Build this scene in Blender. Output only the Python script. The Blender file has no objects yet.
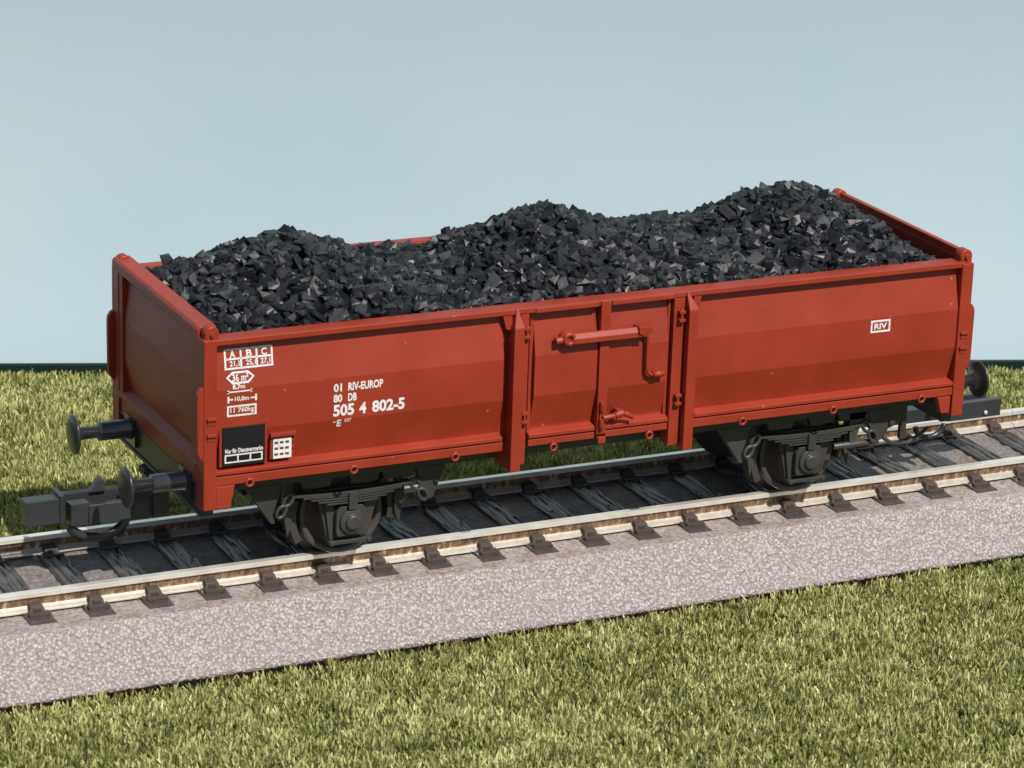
# Model railway: red open freight wagon with a coal load on a track with ballast bed, static grass, pale sky backdrop.
# All coordinates are written in millimetres (X along the track, Y away from the camera, Z up, rail top = 0);
# 1 Blender unit = 1 cm.
import bpy, bmesh, math, random
import numpy as np
from mathutils import Vector, Matrix

S = 0.1
random.seed(7)
rng = np.random.default_rng(11)
sc = bpy.context.scene
col = sc.collection
sc.unit_settings.scale_length = 0.01

# ------------------------------------------------------------------ camera
CAM = Vector((-172.079, -345.987, 141.706))
YAW, PIT, ROL, FPX = 0.45, -0.317, 0.035, 3191.9
#CAMPARAMS
fwd = Vector((math.sin(YAW) * math.cos(PIT), math.cos(YAW) * math.cos(PIT), math.sin(PIT)))
rt = Vector((math.cos(YAW), -math.sin(YAW), 0)); up = rt.cross(fwd)
rt2 = math.cos(ROL) * rt + math.sin(ROL) * up
up2 = -math.sin(ROL) * rt + math.cos(ROL) * up
cd = bpy.data.cameras.new('camera'); cam = bpy.data.objects.new('camera', cd); col.objects.link(cam)
cam.matrix_world = Matrix.Translation(CAM * S) @ Matrix((rt2, up2, -fwd)).transposed().to_4x4()
cd.sensor_width = 36; cd.lens = FPX / 1024 * 36; cd.clip_start = 1; cd.clip_end = 1000
cd.dof.use_dof = True; cd.dof.focus_distance = 41.0; cd.dof.aperture_fstop = 1.3
sc.camera = cam

# ------------------------------------------------------------------ light
SUN = Vector((0.24, -1.0, 1.22)).normalized()
w = bpy.data.worlds.new('World'); sc.world = w; w.use_nodes = True
nt = w.node_tree; bg = nt.nodes['Background']
sky = nt.nodes.new('ShaderNodeTexSky'); sky.sky_type = 'NISHITA'; sky.sun_disc = False
sky.sun_elevation = math.asin(SUN.z); sky.sun_rotation = math.atan2(SUN.x, SUN.y)
nt.links.new(sky.outputs[0], bg.inputs[0]); bg.inputs[1].default_value = 0.07
sl = bpy.data.lights.new('sun', 'SUN'); sl.energy = 4.9; sl.angle = math.radians(0.6); sl.color = (1, 0.96, 0.90)
so = bpy.data.objects.new('sun', sl); col.objects.link(so)
so.rotation_euler = SUN.to_track_quat('Z', 'Y').to_euler(); so.location = (10, -30, 40)
sc.view_settings.view_transform = 'Standard'; sc.view_settings.look = 'None'
sc.view_settings.exposure = 0.0; sc.view_settings.gamma = 1.0

# ------------------------------------------------------------------ materials
def mat(name, color, rough=0.5, metal=0.0, spec=0.5):
    m = bpy.data.materials.new(name); m.use_nodes = True
    b = m.node_tree.nodes['Principled BSDF']
    b.inputs['Base Color'].default_value = (*color, 1); b.inputs['Roughness'].default_value = rough
    b.inputs['Metallic'].default_value = metal; b.inputs['Specular IOR Level'].default_value = spec
    return m, m.node_tree, b
def N(t, k, **kw):
    n = t.nodes.new(k)
    for a, v in kw.items():
        if hasattr(n, a): setattr(n, a, v)
        else: n.inputs[a.replace('_', ' ')].default_value = v
    return n
def L(t, a, b): t.links.new(a, b)
def ramp(t, fac, stops, interp='LINEAR'):
    r = t.nodes.new('ShaderNodeValToRGB'); r.color_ramp.interpolation = interp
    e = r.color_ramp.elements
    while len(e) < len(stops): e.new(0.5)
    for i, (p, c) in enumerate(stops): e[i].position = p; e[i].color = (*c, 1)
    t.links.new(fac, r.inputs[0]); return r
def coords(t): return t.nodes.new('ShaderNodeTexCoord').outputs['Object']
def noise(t, co, scale, detail=3, rough=0.5):
    n = N(t, 'ShaderNodeTexNoise', Scale=scale, Detail=detail, Roughness=rough); L(t, co, n.inputs['Vector']); return n
def bump(t, b, h, strength, dist=0.01):
    n = N(t, 'ShaderNodeBump', Strength=strength, Distance=dist); L(t, h, n.inputs['Height']); L(t, n.outputs[0], b.inputs['Normal']); return n

def m_plastic(name, c, rough, var=0.12, specks=True, spec=0.5, bs=0.25):
    m, t, b = mat(name, c, rough, 0, spec); co = coords(t)
    n1 = noise(t, co, 1.3, 5, 0.6)
    r1 = ramp(t, n1.outputs['Fac'], [(0.3, tuple(x * (1 - var) for x in c)), (0.7, tuple(x * (1 + var) for x in c))])
    last = r1.outputs[0]
    if specks:
        v = N(t, 'ShaderNodeTexVoronoi', Scale=2.6); L(t, co, v.inputs['Vector'])
        r2 = ramp(t, v.outputs['Distance'], [(0.0, (1, 1, 1)), (0.030, (1, 1, 1)), (0.045, (0, 0, 0))])
        mx = N(t, 'ShaderNodeMix', data_type='RGBA'); L(t, r2.outputs[0], mx.inputs[0]); L(t, last, mx.inputs[6])
        mx.inputs[7].default_value = (min(1, c[0] * 1.5 + .06), min(1, c[1] * 3 + .06), min(1, c[2] * 3 + .05), 1)
        last = mx.outputs[2]
    L(t, last, b.inputs['Base Color'])
    n2 = noise(t, co, 14, 3); rr = N(t, 'ShaderNodeMapRange'); L(t, n1.outputs['Fac'], rr.inputs[0])
    rr.inputs[3].default_value = rough - .06; rr.inputs[4].default_value = rough + .08
    L(t, rr.outputs[0], b.inputs['Roughness']); bump(t, b, n2.outputs['Fac'], bs, 0.006)
    return m
RED = m_plastic('red_oxide_plastic', (0.285, 0.033, 0.0130), 0.44, .12, True, .42)
BLACK = m_plastic('dark_grey_plastic', (0.030, 0.032, 0.036), 0.30, 0.2, False, 0.5, 0.4)
GLOSS = m_plastic('glossy_black_plastic', (0.030, 0.031, 0.034), 0.2, 0.2, False, 1.0, 0.1)
FRAME = m_plastic('dark_frame_plastic', (0.046, 0.044, 0.039), 0.40, 0.25, False, 0.5, 0.4)
PLATE = mat('matt_black_print', (0.010, 0.010, 0.010), 0.6, 0, .25)[0]
def m_print():
    m, t, b = mat('white_print', (0.72, 0.70, 0.67), 0.55); co = coords(t)
    r = ramp(t, noise(t, co, 30, 4, .7).outputs['Fac'], [(0.30, (0.50, 0.36, 0.32)), (0.46, (0.76, 0.73, 0.70))]); L(t, r.outputs[0], b.inputs['Base Color']); return m
WHITE = m_print()
WHEEL = m_plastic('burnished_wheel_metal', (0.060, 0.048, 0.042), 0.42, 0.25, False, 0.7)

def m_rail():
    m, t, b = mat('nickel_silver_rail', (0.9, 0.87, 0.82), 0.22, 0.6); co = coords(t)
    n = noise(t, co, 6, 4); r = ramp(t, n.outputs['Fac'], [(0.3, (0.86, 0.80, 0.69)), (0.7, (0.98, 0.95, 0.88))])
    L(t, r.outputs[0], b.inputs['Base Color']); return m
def m_web():
    m, t, b = mat('rusty_rail_web', (0.3, 0.2, 0.12), 0.42, 0.35); co = coords(t)
    mp = N(t, 'ShaderNodeMapping'); mp.inputs['Scale'].default_value = (1.6, 1, 0.9); L(t, co, mp.inputs[0])
    n = noise(t, mp.outputs[0], 9, 6, 0.7)
    r = ramp(t, n.outputs['Fac'], [(0.38, (0.09, 0.05, 0.03)), (0.50, (0.19, 0.12, 0.07)), (0.60, (0.30, 0.20, 0.12)), (0.66, (0.70, 0.56, 0.38))])
    L(t, r.outputs[0], b.inputs['Base Color']); bump(t, b, n.outputs['Fac'], 0.5, 0.01); return m
def m_bed(slope):
    m, t, b = mat(('ballast_top', 'ballast_slope', 'ballast_with_painted_shade')[slope], (0.3, 0.26, 0.25), 0.62); co = coords(t)
    n0 = noise(t, co, 3, 4)
    if slope == 1:
        wv = noise(t, co, 12, 2)
        ad = N(t, 'ShaderNodeMix', data_type='RGBA'); ad.inputs[0].default_value = 0.05
        L(t, co, ad.inputs[6]); L(t, wv.outputs['Color'], ad.inputs[7])
        v = N(t, 'ShaderNodeTexVoronoi', Scale=25.0, Randomness=1.0); v.feature = 'SMOOTH_F1'; v.inputs['Smoothness'].default_value = .1
        L(t, ad.outputs[2], v.inputs['Vector'])
        r = ramp(t, v.outputs['Distance'], [(0.06, (0.60, 0.565, 0.54)), (0.24, (0.47, 0.43, 0.41)), (0.42, (0.38, 0.34, 0.325)), (0.60, (0.27, 0.235, 0.225))])
        n1 = noise(t, co, 40, 3)
        r2 = ramp(t, n1.outputs['Fac'], [(0.35, (0.70, 0.70, 0.70)), (0.65, (1.15, 1.12, 1.12))])
        mu = N(t, 'ShaderNodeMix', data_type='RGBA', blend_type='MULTIPLY'); mu.inputs[0].default_value = 1
        L(t, r.outputs[0], mu.inputs[6]); L(t, r2.outputs[0], mu.inputs[7]); L(t, mu.outputs[2], b.inputs['Base Color'])
        inv = N(t, 'ShaderNodeMath', operation='SUBTRACT'); inv.inputs[0].default_value = 1; L(t, v.outputs['Distance'], inv.inputs[1])
        bump(t, b, inv.outputs[0], 0.7, 0.03)
    else:
        n1 = noise(t, co, 22, 4, 0.6)
        k_ = .60 if slope == 2 else 1.0; r = ramp(t, n1.outputs['Fac'], [(0.30, (0.17*k_, 0.145*k_, 0.135*k_)), (0.5, (0.35*k_, 0.305*k_, 0.285*k_)), (0.72, (0.52*k_, 0.47*k_, 0.445*k_))])  # between the rails the ramp is darkened, shade painted into the colour
        r2 = ramp(t, n0.outputs['Fac'], [(0.35, (0.86, 0.80, 0.74)), (0.65, (1.0, 1.0, 1.02))])
        mu = N(t, 'ShaderNodeMix', data_type='RGBA', blend_type='MULTIPLY'); mu.inputs[0].default_value = 1
        L(t, r.outputs[0], mu.inputs[6]); L(t, r2.outputs[0], mu.inputs[7]); L(t, mu.outputs[2], b.inputs['Base Color'])
        bump(t, b, n1.outputs['Fac'], 0.7, 0.02)
    return m
def m_sleeper():
    m, t, b = mat('sleeper_plastic', (0.05, 0.04, 0.035), 0.34, 0, .8); co = coords(t)
    n = noise(t, co, 5, 4); r = ramp(t, n.outputs['Fac'], [(0.3, (0.045, 0.036, 0.033)), (0.7, (0.08, 0.066, 0.062))])
    L(t, r.outputs[0], b.inputs['Base Color']); bump(t, b, noise(t, co, 30, 3).outputs['Fac'], 0.4, 0.01); return m
FAST = m_plastic('rail_fastener_plastic', (0.058, 0.043, 0.036), 0.55, .2, False, .35)
def m_coal():
    m, t, b = mat('coal', (0.04, 0.04, 0.043), 0.4, 0, .38); co = coords(t)
    a = N(t, 'ShaderNodeAttribute', attribute_name='tone'); 
    r = ramp(t, a.outputs['Fac'], [(0.0, (0.004, 0.005, 0.007)), (0.55, (0.014, 0.0155, 0.018)), (0.985, (0.036, 0.038, 0.041)), (1.0, (0.12, 0.12, 0.12))])
    L(t, r.outputs[0], b.inputs['Base Color'])
    rr = N(t, 'ShaderNodeMapRange'); L(t, noise(t, co, 9, 2).outputs['Fac'], rr.inputs[0]); rr.inputs[3].default_value = .30; rr.inputs[4].default_value = .58
    L(t, rr.outputs[0], b.inputs['Roughness']); bump(t, b, noise(t, co, 14, 3, .5).outputs['Fac'], 0.45, 0.02); return m
def m_grass():
    m, t, b = mat('static_grass', (0.3, 0.3, 0.1), 0.55, 0, 0.35)
    a = N(t, 'ShaderNodeAttribute', attribute_name='tone')
    r = ramp(t, a.outputs['Fac'], [(0.0, (0.12, 0.13, 0.035)), (0.35, (0.34, 0.355, 0.115)), (0.7, (0.60, 0.595, 0.235)), (0.95, (0.82, 0.80, 0.42)), (1.0, (0.9, 0.88, 0.75))])
    L(t, r.outputs[0], b.inputs['Base Color'])
    tr = N(t, 'ShaderNodeBsdfTranslucent'); L(t, r.outputs[0], tr.inputs[0])
    ms = N(t, 'ShaderNodeMixShader'); ms.inputs[0].default_value = 0.25
    L(t, b.outputs[0], ms.inputs[1]); L(t, tr.outputs[0], ms.inputs[2]); L(t, ms.outputs[0], t.nodes['Material Output'].inputs[0]); return m
def m_ground():
    m, t, b = mat('dark_grass_mat', (0.05, 0.055, 0.02), 0.9); co = coords(t)
    r = ramp(t, noise(t, co, 12, 4).outputs['Fac'], [(0.3, (0.02, 0.024, 0.008)), (0.7, (0.06, 0.065, 0.022))])
    L(t, r.outputs[0], b.inputs['Base Color']); return m
def m_sky():
    m, t, b = mat('pale_blue_backdrop_card', (0.5, 0.62, 0.66), 0.75, 0, 0.2); co = coords(t)
    n = noise(t, co, 0.22, 3); r = ramp(t, n.outputs['Fac'], [(0.35, (0.43, 0.555, 0.615)), (0.65, (0.465, 0.58, 0.63))])
    L(t, r.outputs[0], b.inputs['Base Color']); return m
RAIL, WEB, BEDTOP, BEDSL, SLEEP, COAL, GRASS, GROUND, SKY = m_rail(), m_web(), m_bed(0), m_bed(1), m_sleeper(), m_coal(), m_grass(), m_ground(), m_sky()
BEDMID = m_bed(2)  # same ballast, with the wagon's shadow between the rails painted in
EDGE = mat('dark_green_card_edge', (0.006, 0.020, 0.015), 0.85, 0, .2)[0]

# ------------------------------------------------------------------ mesh helpers
class MB:
    """collects shapes in millimetres and links them as ONE mesh object"""
    def __init__(s): s.v = []; s.f = []; s.sm = []; s.mi = []; s.cur = 0
    def add(s, vs, fs, smooth=False):
        o = len(s.v); s.v += [tuple(p) for p in vs]
        for f in fs: s.f.append(tuple(i + o for i in f)); s.sm.append(smooth); s.mi.append(s.cur)
        return s
    def box(s, x0, x1, y0, y1, z0, z1):
        if x0 > x1: x0, x1 = x1, x0
        if y0 > y1: y0, y1 = y1, y0
        if z0 > z1: z0, z1 = z1, z0
        return s.add([(x0,y0,z0),(x1,y0,z0),(x1,y1,z0),(x0,y1,z0),(x0,y0,z1),(x1,y0,z1),(x1,y1,z1),(x0,y1,z1)],
              [(0,3,2,1),(4,5,6,7),(0,1,5,4),(1,2,6,5),(2,3,7,6),(3,0,4,7)])
    def prism_y(s, pts, y0, y1):
        """polygon in (x,z) extruded from y0 to y1"""
        n = len(pts); a = sum(pts[i][0]*pts[(i+1)%n][1]-pts[(i+1)%n][0]*pts[i][1] for i in range(n))
        if a < 0: pts = pts[::-1]
        if y0 > y1: y0, y1 = y1, y0
        vs = [(x,y0,z) for x,z in pts] + [(x,y1,z) for x,z in pts]
        return s.add(vs, [tuple(range(n)), tuple(range(2*n-1,n-1,-1))] + [(i, i+n, (i+1)%n+n, (i+1)%n) for i in range(n)])
    def prism_x(s, pts, x0, x1):
        """polygon in (y,z) extruded from x0 to x1"""
        n = len(pts); a = sum(pts[i][0]*pts[(i+1)%n][1]-pts[(i+1)%n][0]*pts[i][1] for i in range(n))
        if a < 0: pts = pts[::-1]
        if x0 > x1: x0, x1 = x1, x0
        vs = [(x0,y,z) for y,z in pts] + [(x1,y,z) for y,z in pts]
        return s.add(vs, [tuple(range(n-1,-1,-1)), tuple(range(n,2*n))] + [(i, (i+1)%n, (i+1)%n+n, i+n) for i in range(n)])
    def lathe(s, c, axis, prof, n=28):
        """prof: list of (distance along the axis, radius)"""
        c = Vector(c); ax = {'x': Vector((1,0,0)), 'y': Vector((0,1,0)), 'z': Vector((0,0,1))}[axis] if isinstance(axis, str) else Vector(axis).normalized()
        e1 = ax.orthogonal().normalized(); e2 = ax.cross(e1)
        vs = []; fs = []
        for d, r in prof:
            for k in range(n):
                a = 2*math.pi*(k+.5)/n; vs.append(c + ax*d + (e1*math.cos(a) + e2*math.sin(a))*r)
        for i in range(len(prof)-1):
            for k in range(n): k2 = (k+1)%n; fs.append((i*n+k, i*n+k2, (i+1)*n+k2, (i+1)*n+k))
        s.add(vs, fs, True)
        o = len(s.v) - len(vs)
        s.f.append(tuple(o+k for k in range(n-1,-1,-1))); s.sm.append(False); s.mi.append(s.cur)
        s.f.append(tuple(o+(len(prof)-1)*n+k for k in range(n))); s.sm.append(False); s.mi.append(s.cur)
        return s
    def cyl(s, a, b, r, n=16, r2=None):
        a = Vector(a); b = Vector(b); return s.lathe(a, (b-a), [(0, r), ((b-a).length, r if r2 is None else r2)], n)
    def tube(s, pts, r, n=10):
        pts = [Vector(p) for p in pts]; vs = []; fs = []; prev = None
        for i, p in enumerate(pts):
            d = (pts[min(i+1, len(pts)-1)] - pts[max(i-1, 0)]).normalized()
            e1 = d.orthogonal().normalized() if prev is None else (prev - d*prev.dot(d)).normalized(); prev = e1; e2 = d.cross(e1)
            for k in range(n): a = 2*math.pi*k/n; vs.append(p + (e1*math.cos(a)+e2*math.sin(a))*r)
        for i in range(len(pts)-1):
            for k in range(n): k2 = (k+1)%n; fs.append((i*n+k, i*n+k2, (i+1)*n+k2, (i+1)*n+k))
        m = len(pts)-1
        s.add(vs, fs, True); o = len(s.v)-len(vs)
        s.f += [tuple(o+k for k in range(n-1,-1,-1)), tuple(o+m*n+k for k in range(n))]; s.sm += [False]*2; s.mi += [s.cur]*2
        return s
    def ring(s, c, axis, R, r, n=20, m=8, a0=0, a1=360):
        c = Vector(c); ax = Vector({'x': (1,0,0), 'y': (0,1,0), 'z': (0,0,1)}[axis])
        e1 = {'x': Vector((0,1,0)), 'y': Vector((1,0,0)), 'z': Vector((1,0,0))}[axis]; e2 = Vector((0,0,1)) if axis != 'z' else Vector((0,1,0))
        full = (a1 - a0 == 360); cnt = n if full else n+1
        pts = [c + (e1*math.cos(a) + e2*math.sin(a))*R for a in [math.radians(a0+(a1-a0)*i/n) for i in range(cnt)]]
        if full: pts.append(pts[0])
        return s.tube(pts, r, m)
    def build(s, name, m, parent=None, bevel=0.0):
        me = bpy.data.meshes.new(name); me.from_pydata([(x*S, y*S, z*S) for x, y, z in s.v], [], s.f)
        for mm in (m if isinstance(m, (list, tuple)) else [m]): me.materials.append(mm)
        me.polygons.foreach_set('use_smooth', s.sm); me.polygons.foreach_set('material_index', s.mi); me.update()
        o = bpy.data.objects.new(name, me); col.objects.link(o)
        if parent: o.parent = parent
        if bevel:
            b = o.modifiers.new('edge', 'BEVEL'); b.width = bevel*S; b.segments = 2; b.limit_method = 'ANGLE'; b.angle_limit = math.radians(35)
        return o
def tag(o, label=None, cat=None, group=None, kind=None):
    if label: o['label'] = label
    if cat: o['category'] = cat
    if group: o['group'] = group
    if kind: o['kind'] = kind
    return o
def empty(name, loc=(0,0,0)):
    o = bpy.data.objects.new(name, None); o.empty_display_size = .5; col.objects.link(o); o.location = Vector(loc)*S; return o

# ------------------------------------------------------------------ setting: ground, backdrop
GZ = -10.8
BA, BB = (-42.0, 100.6), (109.7, 49.6)          # backdrop base line, two points (x, y)
bd = Vector((BB[0]-BA[0], BB[1]-BA[1], 0)).normalized(); bn = Vector((-bd.y, bd.x, 0))   # bn points away from camera
def back_y(x): return BA[1] + (x-BA[0])*bd.y/bd.x
g = MB()
X0, X1 = -260, 330
g.add([(X0,-170,GZ),(X1,-170,GZ),(X1,back_y(X1)-1,GZ),(X0,back_y(X0)-1,GZ),(X0,-170,GZ-3),(X1,-170,GZ-3),(X1,back_y(X1)-1,GZ-3),(X0,back_y(X0)-1,GZ-3)],
      [(0,1,2,3),(7,6,5,4),(0,4,5,1),(1,5,6,2),(2,6,7,3),(3,7,4,0)])
tag(g.build('ground', GROUND), 'dark green mat under the short static grass', kind='structure')
# table sheet lower down, behind the mat edge
g = MB(); g.box(-700, 800, -500, 900, GZ-6, GZ-3.2)
tag(g.build('floor', mat('dark_table', (0.02, 0.03, 0.025), 0.8)[0]), 'dark table top beneath the grass mat', kind='structure')
# gently curved sheet of pale blue card, standing 9 mm behind the mat's edge
sk = MB(); off = 9.0; NZ = 24; pr = []
for i in range(NZ+1):
    h = i/NZ*170; dd = math.tan(math.radians(11))*h - 0.0021*min(h, 75)**2/1.0 if h < 75 else math.tan(math.radians(11))*75 - 0.0021*75**2 - (h-75)*0.084; pr.append((dd, h))
p0 = Vector((BA[0], BA[1], 0)) + bn*off
for th, flip in ((0, False), (0.6, True)):
    vs = []
    for d, h in pr:
        for sx in (-330, 420):
            q = p0 + bd*sx + bn*(d+th); vs.append((q.x, q.y, GZ-2.2+h))
    fs = [(2*i, 2*i+1, 2*i+3, 2*i+2) for i in range(NZ)]
    sk.add(vs, [f[::-1] for f in fs] if flip else fs, True)
tag(sk.build('sky', SKY), 'pale blue sky backdrop card behind the grass', kind='structure')
st = MB()
for z0_, z1_, q0, q1 in ((GZ-3.0, GZ-0.1, off-2.2, off-1.0),):
    a_ = p0 - bn*off; vs = []
    for zz in (z0_, z1_):
        for sx, dn in ((-330, q0), (420, q0), (420, q1), (-330, q1)):
            q = a_ + bd*sx + bn*dn; vs.append((q.x, q.y, zz))
    st.add(vs, [(0,1,5,4),(1,2,6,5),(2,3,7,6),(3,0,4,7),(4,5,6,7),(3,2,1,0)])
tag(st.build('ground_edge', EDGE), 'dark green strip along the foot of the sky backdrop', kind='structure')

# ------------------------------------------------------------------ grass
def value_noise(x, y, s, seed):
    r = np.random.default_rng(seed); G = r.random((256, 256))
    xs = x/s + 1000.3; ys = y/s + 1000.7; xi = np.floor(xs).astype(int); yi = np.floor(ys).astype(int); fx = xs-xi; fy = ys-yi
    fx = fx*fx*(3-2*fx); fy = fy*fy*(3-2*fy); g_ = lambda a, b: G[a % 256, b % 256]
    return (g_(xi,yi)*(1-fx)+g_(xi+1,yi)*fx)*(1-fy) + (g_(xi,yi+1)*(1-fx)+g_(xi+1,yi+1)*fx)*fy
def np_mesh(name, V, F, mats, tone=None, smooth=False):
    me = bpy.data.meshes.new(name); nv = len(V); nf, k = F.shape
    me.vertices.add(nv); me.vertices.foreach_set('co', (V*S).astype(np.float32).ravel())
    me.loops.add(nf*k); me.loops.foreach_set('vertex_index', F.astype(np.int32).ravel())
    me.polygons.add(nf); me.polygons.foreach_set('loop_start', np.arange(0, nf*k, k, dtype=np.int32))
    me.polygons.foreach_set('loop_total', np.full(nf, k, dtype=np.int32)); me.update(calc_edges=True)
    if tone is not None:
        a = me.attributes.new('tone', 'FLOAT', 'POINT'); a.data.foreach_set('value', tone.astype(np.float32))
    for m in mats: me.materials.append(m)
    me.polygons.foreach_set('use_smooth', np.full(nf, smooth, dtype=bool))
    o = bpy.data.objects.new(name, me); col.objects.link(o); return o
def grass(name, X, Y, hmul=1.0, wmul=1.0):
    n = len(X)
    ln = (1.2 + 0.8*rng.random(n))*hmul*(0.75 + 0.5*value_noise(X, Y, 2.2, 3))
    az = rng.random(n)*2*np.pi
    cl = value_noise(X, Y, 1.6, 5)*4*np.pi          # clumps lean together
    lean = 0.08 + 0.5*rng.random(n)
    dx = 0.8*np.cos(az) + 0.45*np.cos(cl); dy = 0.8*np.sin(az) + 0.45*np.sin(cl)
    nn = np.hypot(dx, dy)+1e-6; dx /= nn; dy /= nn
    wd = (0.085 + 0.07*rng.random(n))*wmul
    wa = rng.random(n)*np.pi; wx = np.cos(wa)*wd; wy = np.sin(wa)*wd
    P = []; hs = (0, .5, .85, 1.0); ws = (1.0, 1.0, .75, .25)
    for t, q in zip(hs, ws):
        l = lean*(t**1.5)*ln; cx = X+dx*l; cy = Y+dy*l; cz = GZ + ln*t*np.sqrt(np.maximum(0.15, 1-lean**2*t*0.8))
        P += [np.stack([cx-wx*q, cy-wy*q, cz], 1), np.stack([cx+wx*q, cy+wy*q, cz], 1)]
    V = np.stack(P, 1).reshape(-1, 3)
    b = (np.arange(n)*8)[:, None]
    F = np.concatenate([b+np.array([[0,1,3,2]]), b+np.array([[2,3,5,4]]), b+np.array([[4,5,7,6]])], 0)
    tone = np.clip(-0.05 + 0.85*rng.random(n) + 0.25*(value_noise(X, Y, 7, 9)-.5) + .35*(value_noise(X, Y, 1.3, 10)-.3), 0, .95)
    tone[rng.random(n) < 0.0006] = 1.0
    o = np_mesh(name, V, F, [GRASS], np.repeat(tone, 8)); return o
def scatter(x0, x1, y0, y1, dens, keep):
    n = int((x1-x0)*(y1-y0)*dens); X = x0+(x1-x0)*rng.random(n); Y = y0+(y1-y0)*rng.random(n); k = keep(X, Y); return X[k], Y[k]
X, Y = scatter(-112, 98, -96, -20.3, 14, lambda x, y: y < 0)
tag(grass('grass', X, Y), 'short yellow-green static grass in front of the track bed', kind='stuff')
X, Y = scatter(-85, 150, 20.3, 118, 11, lambda x, y: y < back_y(x) - 1.2)
tag(grass('grass', X, Y), 'short yellow-green static grass between the track bed and the backdrop', kind='stuff')

# ------------------------------------------------------------------ track
PS, S0 = 7.2423, -70.72
def rail_profile(sgn):
    # (y,z) outline around the rail's centre
    return [(-1.35,-2.15),(1.35,-2.15),(1.35,-1.95),(0.32,-1.62),(0.27,-1.5),(0.27,-0.75),(0.55,-0.58),(0.55,-0.08),(0.45,0.0),
            (-0.45,0.0),(-0.55,-0.08),(-0.55,-0.58),(-0.27,-0.75),(-0.27,-1.5),(-0.32,-1.62),(-1.35,-1.95)]
def make_rail(yc, x0, x1, parent):
    m = MB(); P = rail_profile(1); n = len(P)
    vs = [(x0, yc+y, z) for y, z in P] + [(x1, yc+y, z) for y, z in P]
    m.add(vs, [tuple(range(n-1,-1,-1)), tuple(range(n,2*n))])
    for i in range(n):
        m.cur = 1 if i in (3,4,5,11,12,13) else 0
        m.add([vs[i], vs[(i+1)%n], vs[(i+1)%n+n], vs[i+n]], [(0,1,2,3)])
    return m.build('rail', [RAIL, WEB], parent)
def sleeper_mesh(seed):
    r = np.random.default_rng(seed); nx, ny = 30, 60; w_, l_ = 3.2, 26.4
    xs = np.linspace(-w_/2, w_/2, nx); ys = np.linspace(-l_/2, l_/2, ny)
    Xg, Yg = np.meshgrid(xs, ys, indexing='ij')
    warp = value_noise(Xg*.25+seed*31, Yg*.25, 1.6, seed)*3.2
    g1 = np.sin((Xg*1.0 + warp*0.55)*5.6 + seed); g2 = value_noise(Xg*3.2+seed*7, Yg*.30, 1.0, seed+50)
    fd = np.clip((12.0-np.abs(Yg))/1.0, 0, 1); z = -1.95 + fd*(0.17*np.minimum(0, g1) - 0.16*(g2 < .36) + 0.05*(g2-.5)) - .25*(1-fd)
    e = np.minimum((w_/2-np.abs(Xg))/.22, 1); z = z - 0.14*(1-np.clip(e, 0, 1))
    Xo = Xg + (value_noise(Yg*0+seed, Yg, 1.5, seed+9)-.5)*.12*np.sign(Xg)*(np.abs(Xg) > w_/2-.3)
    V = np.stack([Xo, Yg, z], -1).reshape(-1, 3); idx = np.arange(nx*ny).reshape(nx, ny)
    F = np.stack([idx[:-1,:-1], idx[1:,:-1], idx[1:,1:], idx[:-1,1:]], -1).reshape(-1, 4)
    rim = np.concatenate([idx[:,0], idx[-1,1:], idx[-2::-1,-1], idx[0,-2:0:-1]]); k = len(rim)
    lo = V[rim].copy(); lo[:,2] = -2.75; V = np.concatenate([V, lo]); b = nx*ny + np.arange(k)
    F = np.concatenate([F, np.stack([rim, b, np.roll(b,-1), np.roll(rim,-1)], -1)])
    return V, F
sl_meshes = []
for sd in (1, 2, 3, 4, 5):
    V, F = sleeper_mesh(sd); o = np_mesh('sleeper', V, F, [SLEEP]); sl_meshes.append(o.data); bpy.data.objects.remove(o)
def chair_mesh(sgn):   # rail chair gripping the foot; sgn = side on which it sits
    m = MB()
    def b(x0,x1,y0,y1,z0,z1): m.box(x0,x1,y0*sgn,y1*sgn,z0,z1)
    m.add([], [])
    y0, y1 = 0.62, 2.1
    m.add([(-1.05,y1*sgn,-2.2),(1.05,y1*sgn,-2.2),(1.0,y0*sgn,-2.2),(-1.0,y0*sgn,-2.2),(-.8,(y1-.35)*sgn,-1.3),(.8,(y1-.35)*sgn,-1.3),(.7,y0*sgn,-1.12),(-.7,y0*sgn,-1.12)], [(0,1,5,4),(1,2,6,5),(2,3,7,6),(3,0,4,7),(4,5,6,7),(3,2,1,0)] if sgn < 0 else [(4,5,1,0),(5,6,2,1),(6,7,3,2),(7,4,0,3),(7,6,5,4),(0,1,2,3)])
    m.box(-1.25, 1.25, (y1+.1)*sgn, (y1+.9)*sgn, -2.2, -1.78)
    b(-.5,.5,1.5,2.0,-1.9,-1.45)
    o = m.build('rail_fastener', FAST, None, 0.06); return o
def pad_mesh():
    pass
ch_out = chair_mesh(-1); ch_in = chair_mesh(1)
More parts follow.
